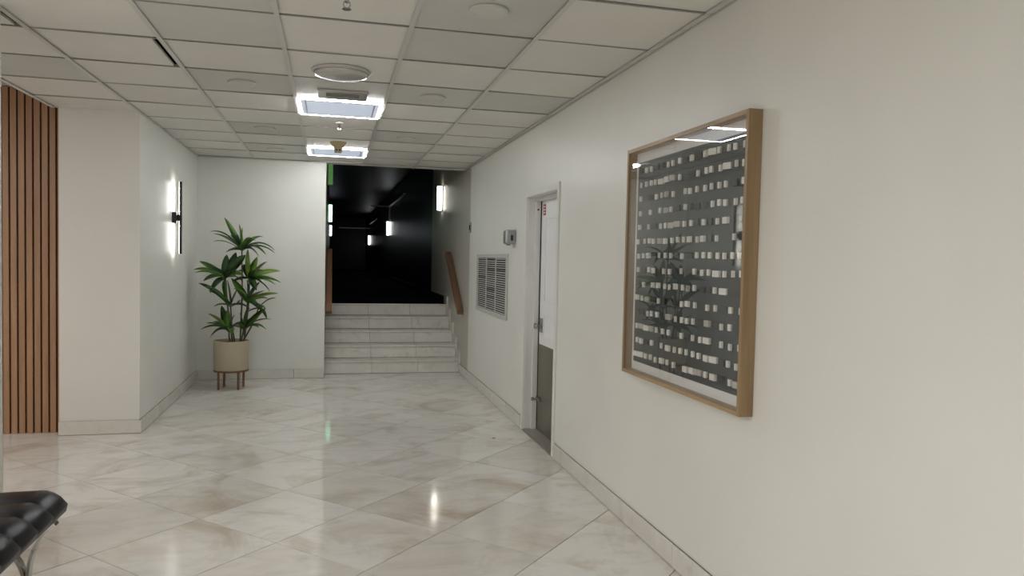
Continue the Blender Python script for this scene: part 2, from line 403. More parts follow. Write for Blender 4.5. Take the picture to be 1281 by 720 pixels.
# ------------------------------------------------------------------ ceiling grid
XC = -0.2521; CW = 0.6096; Y1 = 4.1186; RP = 0.59
def cxl(c): return XC + CW * c                # column line c (C = 0)
def ry(k): return Y1 + RP * (k - 1)           # row line k
YE = 9.03
ceil = struct(build('ceiling', MB().box(cxl(-3), WX, -4.0, 8.98, CZ + 0.07, CZ + 0.12), M['void']))
grey = {(-1, 0), (-1, 2), (-1, 5), (-1, 7), (1, -1), (1, 0), (1, 2), (1, 5), (1, 7), (-3, 2), (0, 2), (2, 2), (-1, -1)}
tm = {}
for key, mname in (('n', 'ctile'), ('g', 'ctile_grey')):
    tm[key] = MB().box(-CW / 2 + 0.006, CW / 2 - 0.006, -RP / 2 + 0.004, RP / 2 - 0.004, 0, 0.014).mesh('ceiling_tile', [M[mname]])
for c in range(-3, 3):
    for k in range(-12, 9):
        if (c, k) in ((0, 3), (0, 7)): continue
        y0 = ry(k)
        if y0 < -4.0: continue
        cy = y0 + RP / 2; cx = cxl(c) + CW / 2
        if k == 8:
            if cx < XJ - 0.1: y1 = YB
            else: y1 = y0 + RP
            me = MB().box(-CW / 2 + 0.006, CW / 2 - 0.006, -(y1 - y0) / 2 + 0.004, (y1 - y0) / 2 - 0.003, 0, 0.014).mesh('ceiling_tile', [M['ctile']])
            cy = (y0 + y1) / 2
            if cx < WL: continue
        else:
            if cx < WL and y0 > 6.3: continue
            me = tm['g' if (c, k) in grey else 'n']
        if (c, k) in ((-2, 1), (-3, 0)):      # two tiles that have slipped and leave a dark slot beside the tee
            me = MB().box(-CW / 2 + 0.006, CW / 2 - 0.048, -RP / 2 + 0.004, RP / 2 - 0.004, 0, 0.014).mesh('ceiling_tile', [M['ctile']])
        rx = random.uniform(-0.0045, 0.0045); rY = random.uniform(-0.0045, 0.0045)
        link('ceiling_tile', me, ceil, (cx, cy, CZ + 0.005 + random.uniform(0, 0.002)), (rx, rY, 0))
# narrow closing strips: along the right wall and behind the last row
for k in range(-12, 9):
    y0 = ry(k)
    if y0 < -4: continue
    link('edge_strip', MB().box(-0.004, WX - cxl(3) - 0.017, 0.003, min(RP, YE - y0) - 0.003, 0, 0.012).mesh('edge_strip', [M['ctile']]), ceil, (cxl(3) + 0.012, y0, CZ + 0.004), (0, random.uniform(-0.05, 0.0), 0))
link('edge_strip', MB().box(XJ, WX, ry(9) + 0.004, YE, CZ, CZ + 0.02).mesh('edge_strip', [M['ctile']]), ceil)
# main tees (inverted T) and cross tees
for c in range(-2, 4):
    x = cxl(c); y0, y1 = -4.0, (YE if c >= 1 else YB)
    if c <= -2: y1 = 6.33 if c < -2 else YB
    if c == -2: x += 0.004
    tw_ = 0.006 if c == 3 else 0.012
    build('main_tee', MB().box(x - tw_, x + tw_, y0, y1 - 0.002, CZ - 0.004, CZ - 0.001).box(x - 0.002, x + 0.002, y0, y1 - 0.002, CZ - 0.001, CZ + 0.04), M['tee'], ceil)
build('main_tee', MB().box(cxl(-3) - 0.012, cxl(-3) + 0.014, -4.0, 6.33, CZ - 0.004, CZ).box(cxl(-3) - 0.012, cxl(-3) - 0.008, -4, 6.33, CZ, 2.70), M['ctile'], ceil)
for k in range(-12, 10):
    y = ry(k)
    if y < -4: continue
    x0 = cxl(-3) if y < 6.33 else WL
    build('cross_tee', MB().box(x0, cxl(3), y - 0.006, y + 0.006, CZ + 0.0005, CZ + 0.003), M['tee_white'], ceil)
build('wall_angle', MB().box(WX - 0.005, WX - 0.001, -4.0, 9.0, CZ - 0.004, CZ - 0.001).box(WX - 0.003, WX - 0.001, -4, 9, CZ - 0.001, CZ + 0.03), M['tee'], ceil)
build('wall_angle', MB().box(WL, WL + 0.016, 6.34, YB, CZ - 0.005, CZ - 0.001), M['tee'], ceil)
build('wall_angle', MB().box(WL, XJ, YB - 0.016, YB, CZ - 0.006, CZ - 0.001), M['tee'], ceil)
struct(build('ceiling_side', MB().box(-5.0, cxl(-3) - 0.012, -4.0, 6.47, 2.70, 2.80), M['drywall']))

# ------------------------------------------------------------------ ring panel lights
def ring_panel():
    t = empty('panel_light')
    H = CW / 2 - 0.016; w_ = 0.014; z0, z1 = -0.0095, 0.012
    for name, bx in (('light_strip', (-H, H, -H, -H + w_)), ('light_strip', (-H, H, H - w_, H)), ('light_strip', (-H, -H + w_, -H + w_, H - w_)), ('light_strip', (H - w_, H, -H + w_, H - w_))):
        build(name, B(*bx, z0, z1), M['led'], t)
    build('diffuser', B(-H + w_ + 0.001, H - w_ - 0.001, -H + w_ + 0.001, H - w_ - 0.001, -0.009, 0.0), M['led_panel'], t)
    q = H - w_ - 0.030
    build('inner_border', B(-q, q, -q, -q + 0.010, -0.0105, -0.009).box(-q, q, q - 0.010, q, -0.0105, -0.009).box(-q, -q + 0.010, -q, q, -0.0105, -0.009).box(q - 0.010, q, -q, q, -0.0105, -0.009), M['tee'], t)
    return t
px = cxl(0) + CW / 2
p1 = ring_panel(); p1.location = (px, ry(3) + RP / 2, CZ)
tag(p1, 'square ceiling panel light with bright white edges beside the slotted vent', 'light', 'square edge-lit ceiling panels')
p2 = copy_tree(p1); p2.location = (px, ry(7) + RP / 2, CZ)
tag(p2, 'square edge-lit ceiling panel just before the dark passage, behind the beige horn', 'light', 'square edge-lit ceiling panels')

# slotted ceiling vent
t = tag(empty('ceiling_vent', (0.065, 5.115, CZ)), 'small rectangular ceiling vent with a dark slot next to the nearer lit panel', 'vent')
build('frame', B(-0.165, 0.165, -0.125, -0.070, -0.010, 0.004).box(-0.165, 0.165, 0.070, 0.125, -0.010, 0.004).box(-0.165, -0.110, -0.070, 0.070, -0.010, 0.004).box(0.110, 0.165, -0.070, 0.070, -0.010, 0.004), M['alu'], t, bevel=0.002)
build('slot', B(-0.110, 0.110, -0.070, 0.070, -0.001, 0.004), M['void'], t)
for k in range(3): build('fin', B(-0.110, 0.110, -0.003, 0.003, -0.006, -0.001), M['steel'], t, (0, -0.035 + 0.035 * k, 0), (0.9, 0, 0))

# large round diffuser
t = tag(empty('air_diffuser', (0.047, 4.50, CZ)), 'large round metal air diffuser with domed face in the ceiling', 'diffuser')
build('rim', MB().lathe([(0.125, 0.004), (0.172, 0.004), (0.172, -0.004), (0.160, -0.008), (0.125, -0.004)], 48, cap=False), M['plastic_white'], t, smooth=True)
build('dome', MB().lathe([(0.157, 0.002), (0.156, -0.014), (0.15, -0.022), (0.12, -0.031), (0.07, -0.036), (0.02, -0.038)], 48), M['alu'], t, smooth=True)
build('dome_seam', MB().lathe([(0.156, -0.012), (0.160, -0.012), (0.160, -0.015), (0.156, -0.015)], 48, cap=False), M['steel'], t, smooth=True)

# flush round covers
def cover(x, y, label):
    t = empty('round_cover', (x, y, CZ))
    build('rim', MB().lathe([(0.066, 0.003), (0.088, 0.003), (0.086, -0.006), (0.078, -0.008), (0.066, -0.004)], 40, cap=False), M['plastic_white'], t, smooth=True)
    build('disc', MB().lathe([(0.070, 0.004), (0.069, -0.005), (0.05, -0.008), (0.01, -0.009)], 40), M['ctile_grey'], t, smooth=True)
    return tag(t, label, 'ceiling cover', 'flush round covers in the ceiling')
xl, xr = cxl(-1) + CW / 2 - 0.01, cxl(1) + CW / 2
cover(xr, 3.19, 'largest flush round ceiling cover, in the tile at the top edge of the photo')
cover(xr, 5.0, 'flush round ceiling cover right of the nearer lit panel')
cover(xr, 6.80, 'flush round ceiling cover between the two lit panels, on their right')
cover(xl, 5.0, 'flush round ceiling cover left of the domed air diffuser')
cover(xl, 6.70, 'flush round ceiling cover left of the beige horn and lit panels')
cover(xl, 8.0, 'farthest left flush round ceiling cover, beside the far lit panel')

# sprinklers
def sprinkler(loc, label):
    t = empty('sprinkler', loc)
    build('escutcheon', MB().lathe([(0.034, 0.0), (0.032, -0.008), (0.014, -0.012)], 24), M['plastic_white'], t, smooth=True)
    build('stem', MB().lathe([(0.010, -0.010), (0.010, -0.030), (0.006, -0.034)], 12), M['chrome'], t, smooth=True)
    build('yoke', MB().tube([(-0.012, 0, -0.030), (-0.014, 0, -0.045), (-0.004, 0, -0.058)], 0.0025, 6).tube([(0.012, 0, -0.030), (0.014, 0, -0.045), (0.004, 0, -0.058)], 0.0025, 6), M['chrome'], t)
    build('deflector', MB().lathe([(0.018, -0.058), (0.020, -0.061)], 16), M['steel'], t)
    return tag(t, label, 'sprinkler', 'ceiling sprinklers')
sprinkler((0.052, 3.17, CZ), 'chrome ceiling sprinkler hanging at the top edge of the photo')
sprinkler((0.055, 6.20, CZ), 'small white ceiling sprinkler just behind the nearer lit panel')

# beige horn
t = tag(empty('alarm_horn', (0.055, 7.27, CZ)), 'beige cone shaped alarm device under the ceiling before the far lit panel', 'alarm')
build('flange', MB().lathe([(0.078, 0.0), (0.080, -0.006), (0.072, -0.016), (0.050, -0.040), (0.040, -0.066)], 32), M['beige'], t, smooth=True)
build('head', B(-0.036, 0.036, -0.036, 0.036, -0.098, -0.064), M['beige'], t, bevel=0.006)
for s in (-1, 1): build('port', B(-0.008, 0.008, -0.002, 0.002, -0.008, 0.008), M['black'], t, (0.014 * s, -0.037, -0.078))

# small wooden wedge & screw on wall angle
# ------------------------------------------------------------------ slatted wood panel
t = tag(empty('slat_panel', (-2.046, 6.469, 0)), 'tall panel of vertical walnut slats on a dark backing at the left', 'wood panel')
build('backing', B(-1.55, 0.0, -0.012, -0.001, 0, 2.695), M['slat_back'], t)
sm = MB().box(-0.0205, 0.0205, -0.036, -0.012, 0, 2.694).mesh('slat', [M['slat']], 0.0015, seg=1)
for k in range(28): link('slat', sm, t, (-0.0205 - 0.0542 * k, 0, 0.0005))

# ------------------------------------------------------------------ stairs
st = tag(empty('stairs', (0, YS, 0)), 'five pale marble steps climbing into the dark passage', 'stairs')
x0, x1 = XJ + 0.001, WX - 0.018
cuts = [0.0, 0.345, 0.69, 1.0]
core = MB()
for i in range(NS):
    core.box(x0 + 0.002, x1 - 0.002, TR * i + 0.022, (NS - 1) * TR + 0.02, RH * i, RH * (i + 1) - 0.024)
build('step_core', core, M['grout'], st)
for i in range(NS):
    for a, b in zip(cuts[:-1], cuts[1:]):
        j = random.uniform(-0.004, 0.004)
        xa = x0 + (x1 - x0) * a; xb = x0 + (x1 - x0) * b
        build('riser', B(0.0012, xb - xa - 0.002, 0.0, 0.019, 0, RH - 0.030), M['stone_step'], st, (xa, TR * i, RH * i + 0.004), bevel=0)
        dpt = TR if i < NS - 1 else 0.20
        if i == NS - 1: dpt = 0.022
        build('tread', B(0.0012, xb - xa - 0.002, -0.012, dpt, 0, 0.022), M['stone_step'], st, (xa, TR * i, RH * (i + 1) - 0.0225), bevel=0)
sk = struct(build('baseboard_stairs', B(WX - 0.014, WX + 0.002, YS - 0.001, YS + 0.01, 0.0, RH * 0.5), M['stone_base']))
for i in range(NS):
    z0 = RH * i + 0.002
    link('slab', MB().box(WX - 0.017, WX + 0.003, 0, TR - 0.003, 0, RH + 0.105).mesh('slab', [M['stone_base']], 0.001, seg=1), sk, (0, YS + TR * i - 0.012, RH * i + 0.001 + (0 if i else 0)))

# handrails
def rail(x, label):
    t = empty('handrail', (x, 0, 0))
    a = Vector((0, 8.93, 0.775)); b = Vector((0, 9.99, 1.52))
    d = (b - a); L = d.length; ang = math.atan2(d.z, d.y)
    o = build('rail', B(-0.036, 0.036, 0, L, -0.028, 0.028), M['rail'], t, tuple(a), (ang, 0, 0), bevel=0.004)
    sgn = 1 if x > 0.5 else -1
    for f in (0.15, 0.85):
        p = a.lerp(b, f)
        build('bracket', MB().tube([(0, p.y, p.z - 0.02), (0.01 * sgn, p.y, p.z - 0.06), (0.045 * sgn, p.y, p.z - 0.07)], 0.006, 8), M['steel'], t)
    return tag(t, label, 'handrail', 'wooden stair handrails')
rail(1.566, 'brown wooden handrail on the right wall above the marble steps')
rail(-0.018, 'brown wooden handrail on the left side of the marble steps')

# ------------------------------------------------------------------ door on the right wall
cs = MB()
cs.box(WX - 0.012, WX + 0.004, 5.082, 5.132, 0, 2.025); cs.box(WX - 0.012, WX + 0.004, 5.978, 6.034, 0, 2.025); cs.box(WX - 0.012, WX + 0.004, 5.132, 5.978, 1.975, 2.025)
cs2 = struct(build('trim_3', cs, M['trim'], bevel=0.002))
jb = MB().box(WX, WX + 0.14, 5.13, 5.142, 0, 1.985).box(WX, WX + 0.14, 5.968, 5.98, 0, 1.985).box(WX, WX + 0.14, 5.142, 5.968, 1.973, 1.985)
struct(build('trim_4', jb, M['trim']))
sp = MB().box(WX + 0.060, WX + 0.103, 5.940, 5.968, 0, 1.973).box(WX + 0.060, WX + 0.103, 5.142, 5.17, 0, 1.973).box(WX + 0.060, WX + 0.103, 5.17, 5.940, 1.945, 1.973)
struct(build('trim_5', sp, M['trim'], bevel=0.002))
dx = WX + 0.108
door = struct(build('door_1', B(dx, dx + 0.04, 5.146, 5.925, 0.012, 1.968), M['door'], bevel=0.002))
build('edge_gap', B(dx + 0.004, dx + 0.03, 5.926, 5.966, 0.012, 1.968), M['void'], door)
def panel(y0, y1, z0, z1):
    w_ = 0.014
    m_ = MB().box(dx - 0.006, dx, y0, y1, z1 - w_, z1).box(dx - 0.006, dx, y0, y1, z0, z0 + w_).box(dx - 0.006, dx, y0, y0 + w_, z0, z1).box(dx - 0.006, dx, y1 - w_, y1, z0, z1)
    m_.box(dx - 0.004, dx, y0 + 0.045, y1 - 0.045, z0 + 0.045, z1 - 0.045)
    build('panel_moulding', m_, M['door'], door, bevel=0.0015)
panel(5.25, 5.80, 1.10, 1.80)
panel(5.25, 5.80, 0.80, 1.00)
build('kick_plate', B(dx - 0.003, dx, 5.146, 5.925, 0.015, 0.745), M['kick'], door)['label'] = 'dull brushed metal plate covering the lower door'
def knob(y, z, nm):
    build(nm, MB().lathe([(0.027, 0), (0.026, 0.006), (0.010, 0.010), (0.009, 0.034), (0.022, 0.040), (0.027, 0.052), (0.022, 0.064), (0.006, 0.068)], 24), M['steel'], door, (dx, y, z), (0, -PI / 2, 0), smooth=True)
knob(5.86, 0.90, 'door_knob'); 
build('latch_plate', B(dx - 0.004, dx, 5.82, 5.905, 0.845, 0.965), M['steel'], door)
build('door_lever', MB().lathe([(0.012, 0), (0.012, 0.02), (0.008, 0.024), (0.008, 0.05), (0.015, 0.054), (0.016, 0.072), (0.01, 0.078)], 16), M['steel'], door, (dx, 5.86, 0.285), (0, -PI / 2, 0), smooth=True)
build('door_bolt', B(dx - 0.026, dx, 5.80, 5.90, 0.272, 0.298), M['steel'], door)
sg = build('sticker', B(dx - 0.0026, dx, 5.81, 5.875, 1.825, 1.915), M['red'], door)
for z in (1.845, 1.87, 1.895): build('sticker_mark', B(dx - 0.0036, dx - 0.0026, 5.822, 5.86, z - 0.006, z + 0.006), M['label_white'], sg)
struct(build('trim_6', B(WX - 0.004, WX + 0.15, 5.142, 5.968, 0.0, 0.012).box(WX - 0.012, WX - 0.004, 5.13, 5.985, 0, 0.005), M['sill']))
struct(build('wall_door_recess', bk, M['dark']))
build('screw', MB().lathe([(0.008, 0), (0.007, 0.003)], 12), M['black'], cs2, (WX + 0.08, 5.9385, 1.875), (PI / 2, 0, 0))

# ------------------------------------------------------------------ wall vent grille
t = tag(empty('wall_vent', (WX, 7.37, 1.19)), 'large grey louvred vent grille on the right wall beyond the door', 'vent')
y0, y1, z0, z1 = -0.735, 0.735, -0.312, 0.312; f_ = 0.06
fm = MB().box(-0.014, 0, y0, y1, z0, z0 + 0.04).box(-0.014, 0, y0, y1, z1 - 0.04, z1).box(-0.014, 0, y0, y0 + f_, z0 + 0.04, z1 - 0.04).box(-0.014, 0, y1 - f_, y1, z0 + 0.04, z1 - 0.04)
build('frame', fm, M['vent'], t, bevel=0.002)
build('shade_sheet', B(-0.003, 0, y0 + f_, y1 - f_, z0 + 0.04, z1 - 0.04), M['vent_back'], t)  # flat black sheet stands for the shade of an opening behind the louvres
ya, yb = y0 + f_, y1 - f_; ds = (yb - ya) / 3
for k in (1, 2): build('divider', B(-0.012, -0.003, ya + ds * k - 0.009, ya + ds * k + 0.009, z0 + 0.04, z1 - 0.04), M['vent'], t)
lm = MB().box(-0.0052, 0.0052, 0.012, ds - 0.012, -0.0013, 0.0013).mesh('louvre', [M['vent']])
nl = 25
for s in range(3):
    for k in range(nl):
        z = z0 + 0.05 + (z1 - z0 - 0.10) * k / (nl - 1)
        a = -0.75 + random.uniform(-0.08, 0.08)
        if random.random() < 0.10: a = random.choice((-0.1, -1.3))
        link('louvre', lm, t, (-0.0075, ya + ds * s, z), (0, a, 0))

# dispenser
t = tag(empty('dispenser', (WX, 6.42, 1.57)), 'small grey wall dispenser above the vent, left of the white door', 'dispenser')
build('body', B(-0.088, 0.0, -0.062, 0.062, 0.02, 0.145), M['disp'], t, bevel=0.012)
build('front_cover', B(-0.096, -0.070, -0.056, 0.056, 0.028, 0.140), M['alu'], t, bevel=0.008)
build('back_plate', B(-0.008, 0.0, -0.055, 0.055, -0.01, 0.155), M['plastic_white'], t, bevel=0.003)
build('level_window', B(-0.052, -0.030, -0.0645, -0.060, 0.05, 0.10), M['black'], t)
build('nozzle', B(-0.075, -0.045, -0.02, 0.02, 0.005, 0.022), M['disp'], t, bevel=0.004)
# thermostat
t = tag(empty('wall_switch', (WX, 8.575, 1.82)), 'small dark switch plate high on the right wall near the stairs', 'switch')
build('plate', B(-0.010, 0.0, -0.036, 0.036, -0.062, 0.062), M['steel'], t, bevel=0.003)
build('toggle', B(-0.020, -0.010, -0.012, 0.012, -0.03, 0.03), M['black'], t, bevel=0.003)

# ------------------------------------------------------------------ framed artwork
ay0, ay1, az0, az1 = 2.526, 3.708, 0.856, 2.052; AX = 1.552
t = tag(empty('framed_art', (WX, (ay0 + ay1) / 2, az0)), 'large square oak box frame holding rows of paper blocks on slate grey', 'artwork')
oy = (ay0 + ay1) / 2; hy = (ay1 - ay0) / 2; hz = az1 - az0; fd = WX - AX; fwid = 0.019
build('frame_side', B(-fd, -0.001, -hy, -hy + fwid, 0, hz), M['oak_v'], t, bevel=0.001)
build('frame_side', B(-fd, -0.001, hy - fwid, hy, 0, hz), M['oak_v'], t, bevel=0.001)
build('frame_rail', B(-fd, -0.001, -hy + fwid, hy - fwid, 0, fwid), M['oak_h'], t, bevel=0.001)
build('frame_rail', B(-fd, -0.001, -hy + fwid, hy - fwid, hz - fwid, hz), M['oak_h'], t, bevel=0.001)
q = hy - fwid
build('mount', B(-0.012, -0.002, -q, q, fwid, hz - fwid), M['matboard'], t)
mg = 0.052
bd = build('art_board', B(-0.015, -0.012, -q + 0.028, q - 0.028, 0.045 + fwid, hz - fwid - mg), M['print'], t)
build('glass', B(-fd + 0.006, -fd + 0.009, -q, q, fwid, hz - fwid), M['glass'], t)
# paper blocks, fourteen rows
def blk(w_, m_, d_=0.012):
    return MB().box(-d_, 0, -w_ / 2, w_ / 2, -0.0135, 0.0135).mesh('paper_block', [M[m_]])
bms = {'n': blk(0.019, 'paper', 0.010), 'w': blk(0.046, 'paper'), 'g': blk(0.044, 'paper_grey'), 'd': blk(0.044, 'paper_dark', 0.006)}
rows = 14; pitch = 0.0625
for r in range(rows):
    z = 1.932 - az0 - r * (1.932 - 0.966) / (rows - 1)
    build('thread', B(-0.0165, -0.0158, -q + 0.035, q - 0.035, z - 0.0007, z + 0.0007), M['wire'], t)
    for k in range(17):
        kx = random.choices('nwgd ', (50, 16, 7, 20, 7))[0]
        if kx == ' ': continue
        y = -q + 0.066 + pitch * k + (random.uniform(-0.012, 0.012) if kx == 'n' else 0.0)
        link('paper_block', bms[kx], t, (-0.0175, y, z + random.uniform(-0.003, 0.003)), (0, 0, random.uniform(-0.3, 0.3)))

# ------------------------------------------------------------------ bar sconce on the left wall
t = tag(empty('wall_sconce', (WL, 7.58, 1.78)), 'slim black vertical bar wall light glowing back onto the wall', 'wall light')
build('mount_box', B(0.0, 0.040, -0.055, 0.055, -0.052, 0.052), M['black'], t, bevel=0.002)
build('arm', B(0.040, 0.058, -0.018, 0.018, -0.030, 0.030), M['black'], t)
build('bar', B(0.056, 0.078, -0.010, 0.010, -0.345, 0.345), M['black'], t)
build('light_strip', B(0.0548, 0.056, -0.007, 0.007, 0.032, 0.340), M['barled'], t)
build('light_strip', B(0.0548, 0.056, -0.007, 0.007, -0.340, -0.032), M['barled'], t)

# ------------------------------------------------------------------ passage sconces
def sconce(x, y, z, side, m_, label, hh=0.18, detail=True):
    """side = -1 when fixed on the right wall (faces -X)"""
    t = empty('passage_sconce', (x, y, z))
    build('back_plate', B(*sorted((0, side * 0.012)), -0.055, 0.055, -hh - 0.01, hh + 0.01), M['black'], t)
    g_ = MB(); seg = 10; b0 = 0
    for k in range(seg + 1):
        a = -PI / 2 + PI * k / seg
        g_.v += [(side * (0.012 + 0.068 * math.cos(a)), 0.045 * math.sin(a), -hh), (side * (0.012 + 0.068 * math.cos(a)), 0.045 * math.sin(a), hh)]
    for k in range(seg): g_.f.append((2 * k, 2 * k + 2, 2 * k + 3, 2 * k + 1)); g_.m.append(0)
    g_.f.append(tuple(range(0, 2 * seg + 2, 2))); g_.f.append(tuple(range(1, 2 * seg + 2, 2))); g_.m += [0, 0]
    build('glass_shade', g_, m_, t, smooth=True)
    if detail:
        for zz in (-hh, -hh / 2, 0, hh / 2, hh):
            c_ = MB()
            pts = [(side * (0.012 + 0.071 * math.cos(-PI / 2 + PI * k / 10)), 0.048 * math.sin(-PI / 2 + PI * k / 10), zz) for k in range(11)]
            c_.tube(pts, 0.003, 5); build('band', c_, M['steel'], t)
    return tag(t, label, 'wall light')
sconce(WX + 0.004, 10.95, 2.345, -1, M['glassy'], 'lit curved glass wall light on the right passage wall above the steps', 0.18)
sconce(WX + 0.004, 21.2, 2.26, -1, M['glassy_far'], 'bright wall light midway down the dark passage on its right wall', 0.19, False)
sconce(WX + 0.004, 31.8, 2.14, -1, M['glassy_far'], 'smallest white wall light deep in the dark passage', 0.19, False)
sconce(XJ, 15.2, 2.30, 1, M['glassy_green'], 'greenish lit wall light on the left passage wall', 0.17, False)
sconce(XJ, 24.5, 2.26, 1, M['glassy_end'], 'small white wall light below the greenish one on the left passage wall', 0.17, False)

M['green_glow'] = mat('added green glow', (0.1, 0.25, 0.1), 0.3, emit=(0.16, 0.42, 0.12), estr=0.25)  # glowing shape added to stand for a soft green streak of light
sconce(XJ, 11.2, 2.70, 1, M['green_glow'], 'added sconce-shaped green glow high on the left passage wall by the ceiling', 0.20)

# ------------------------------------------------------------------ potted plant
PX, PY = -1.027, 8.30
t = tag(empty('potted_plant', (PX, PY, 0)), 'tall broad-leaved green plant in a sand coloured pot on a wooden stand', 'plant')
pot = MB().lathe([(0.150, 0.205), (0.172, 0.208), (0.178, 0.22), (0.180, 0.515), (0.176, 0.519), (0.168, 0.517), (0.166, 0.49), (0.0005, 0.488)], 48)
build('pot', pot, M['pot'], t, smooth=True)
build('soil', MB().lathe([(0.165, 0.478), (0.10, 0.494), (0.001, 0.50)], 32), M['soil'], t, smooth=True)
stand = build('stand_ring', MB().lathe([(0.120, 0.188), (0.176, 0.188), (0.178, 0.192), (0.178, 0.206), (0.120, 0.206)], 48), M['stand'], t, smooth=True)
for a in (0.20, 0.20 + PI / 2, 0.20 + PI, 0.20 + 1.5 * PI):
    a += PI / 4 - 0.35
    build('leg', B(-0.009, 0.009, -0.009, 0.009, 0, 0.190), M['stand'], t, (0.145 * math.cos(a), 0.145 * math.sin(a), 0), (0, 0, a))
def P(u, v, dy=0.0):
    return Vector((-1.103 + 0.00808 * (u - 281) + 0.00013 * (v - 272) - PX, dy, 1.829 - 0.00852 * (v - 272)))
def leaf(base, tip, wd, lift, m_, twist=0.0):
    base = Vector(base); tip = Vector(tip); n = 9; mb = MB(); wd *= 1.36
    ctrl = (base + tip) / 2 + Vector((0, 0, lift)); d = tip - base
    horiz = Vector((d.x, d.y, 0)); 
    if horiz.length < 0.03: horiz = Vector((1, 0.2, 0))
    side = Vector((-horiz.y, horiz.x, 0)).normalized()
    ax = d.normalized(); side = (side - ax * side.dot(ax)).normalized()
    nrm = ax.cross(side); side = side * math.cos(twist) + nrm * math.sin(twist)
    for i in range(n + 1):
        s = i / n; p = base * (1 - s) ** 2 + ctrl * 2 * s * (1 - s) + tip * s * s
        tg = (ctrl - base) * (1 - s) + (tip - ctrl) * s; nn = tg.normalized().cross(side)
        if nn.z < 0: nn = -nn
        ww = wd * 0.5 * (math.sin(PI * min(1, s * 0.93 + 0.04) ** 0.85) ** 0.8) * (1 if s < 0.99 else 0.05) + 0.0012
        mb.v += [tuple(p - side * ww + nn * ww * 0.35), tuple(p), tuple(p + side * ww + nn * ww * 0.35), tuple(p - nn * 0.0022)]
    for i in range(n):
        a = 4 * i; b = a + 4
        mb.f += [(a, a + 1, b + 1, b), (a + 1, a + 2, b + 2, b + 1), (a, b, b + 3, a + 3), (a + 3, b + 3, b + 2, a + 2)]; mb.m += [0] * 4
    me = mb.mesh('leaf', [M[m_]])
    for p_ in me.polygons: p_.use_smooth = True
    return link('leaf', me, t)
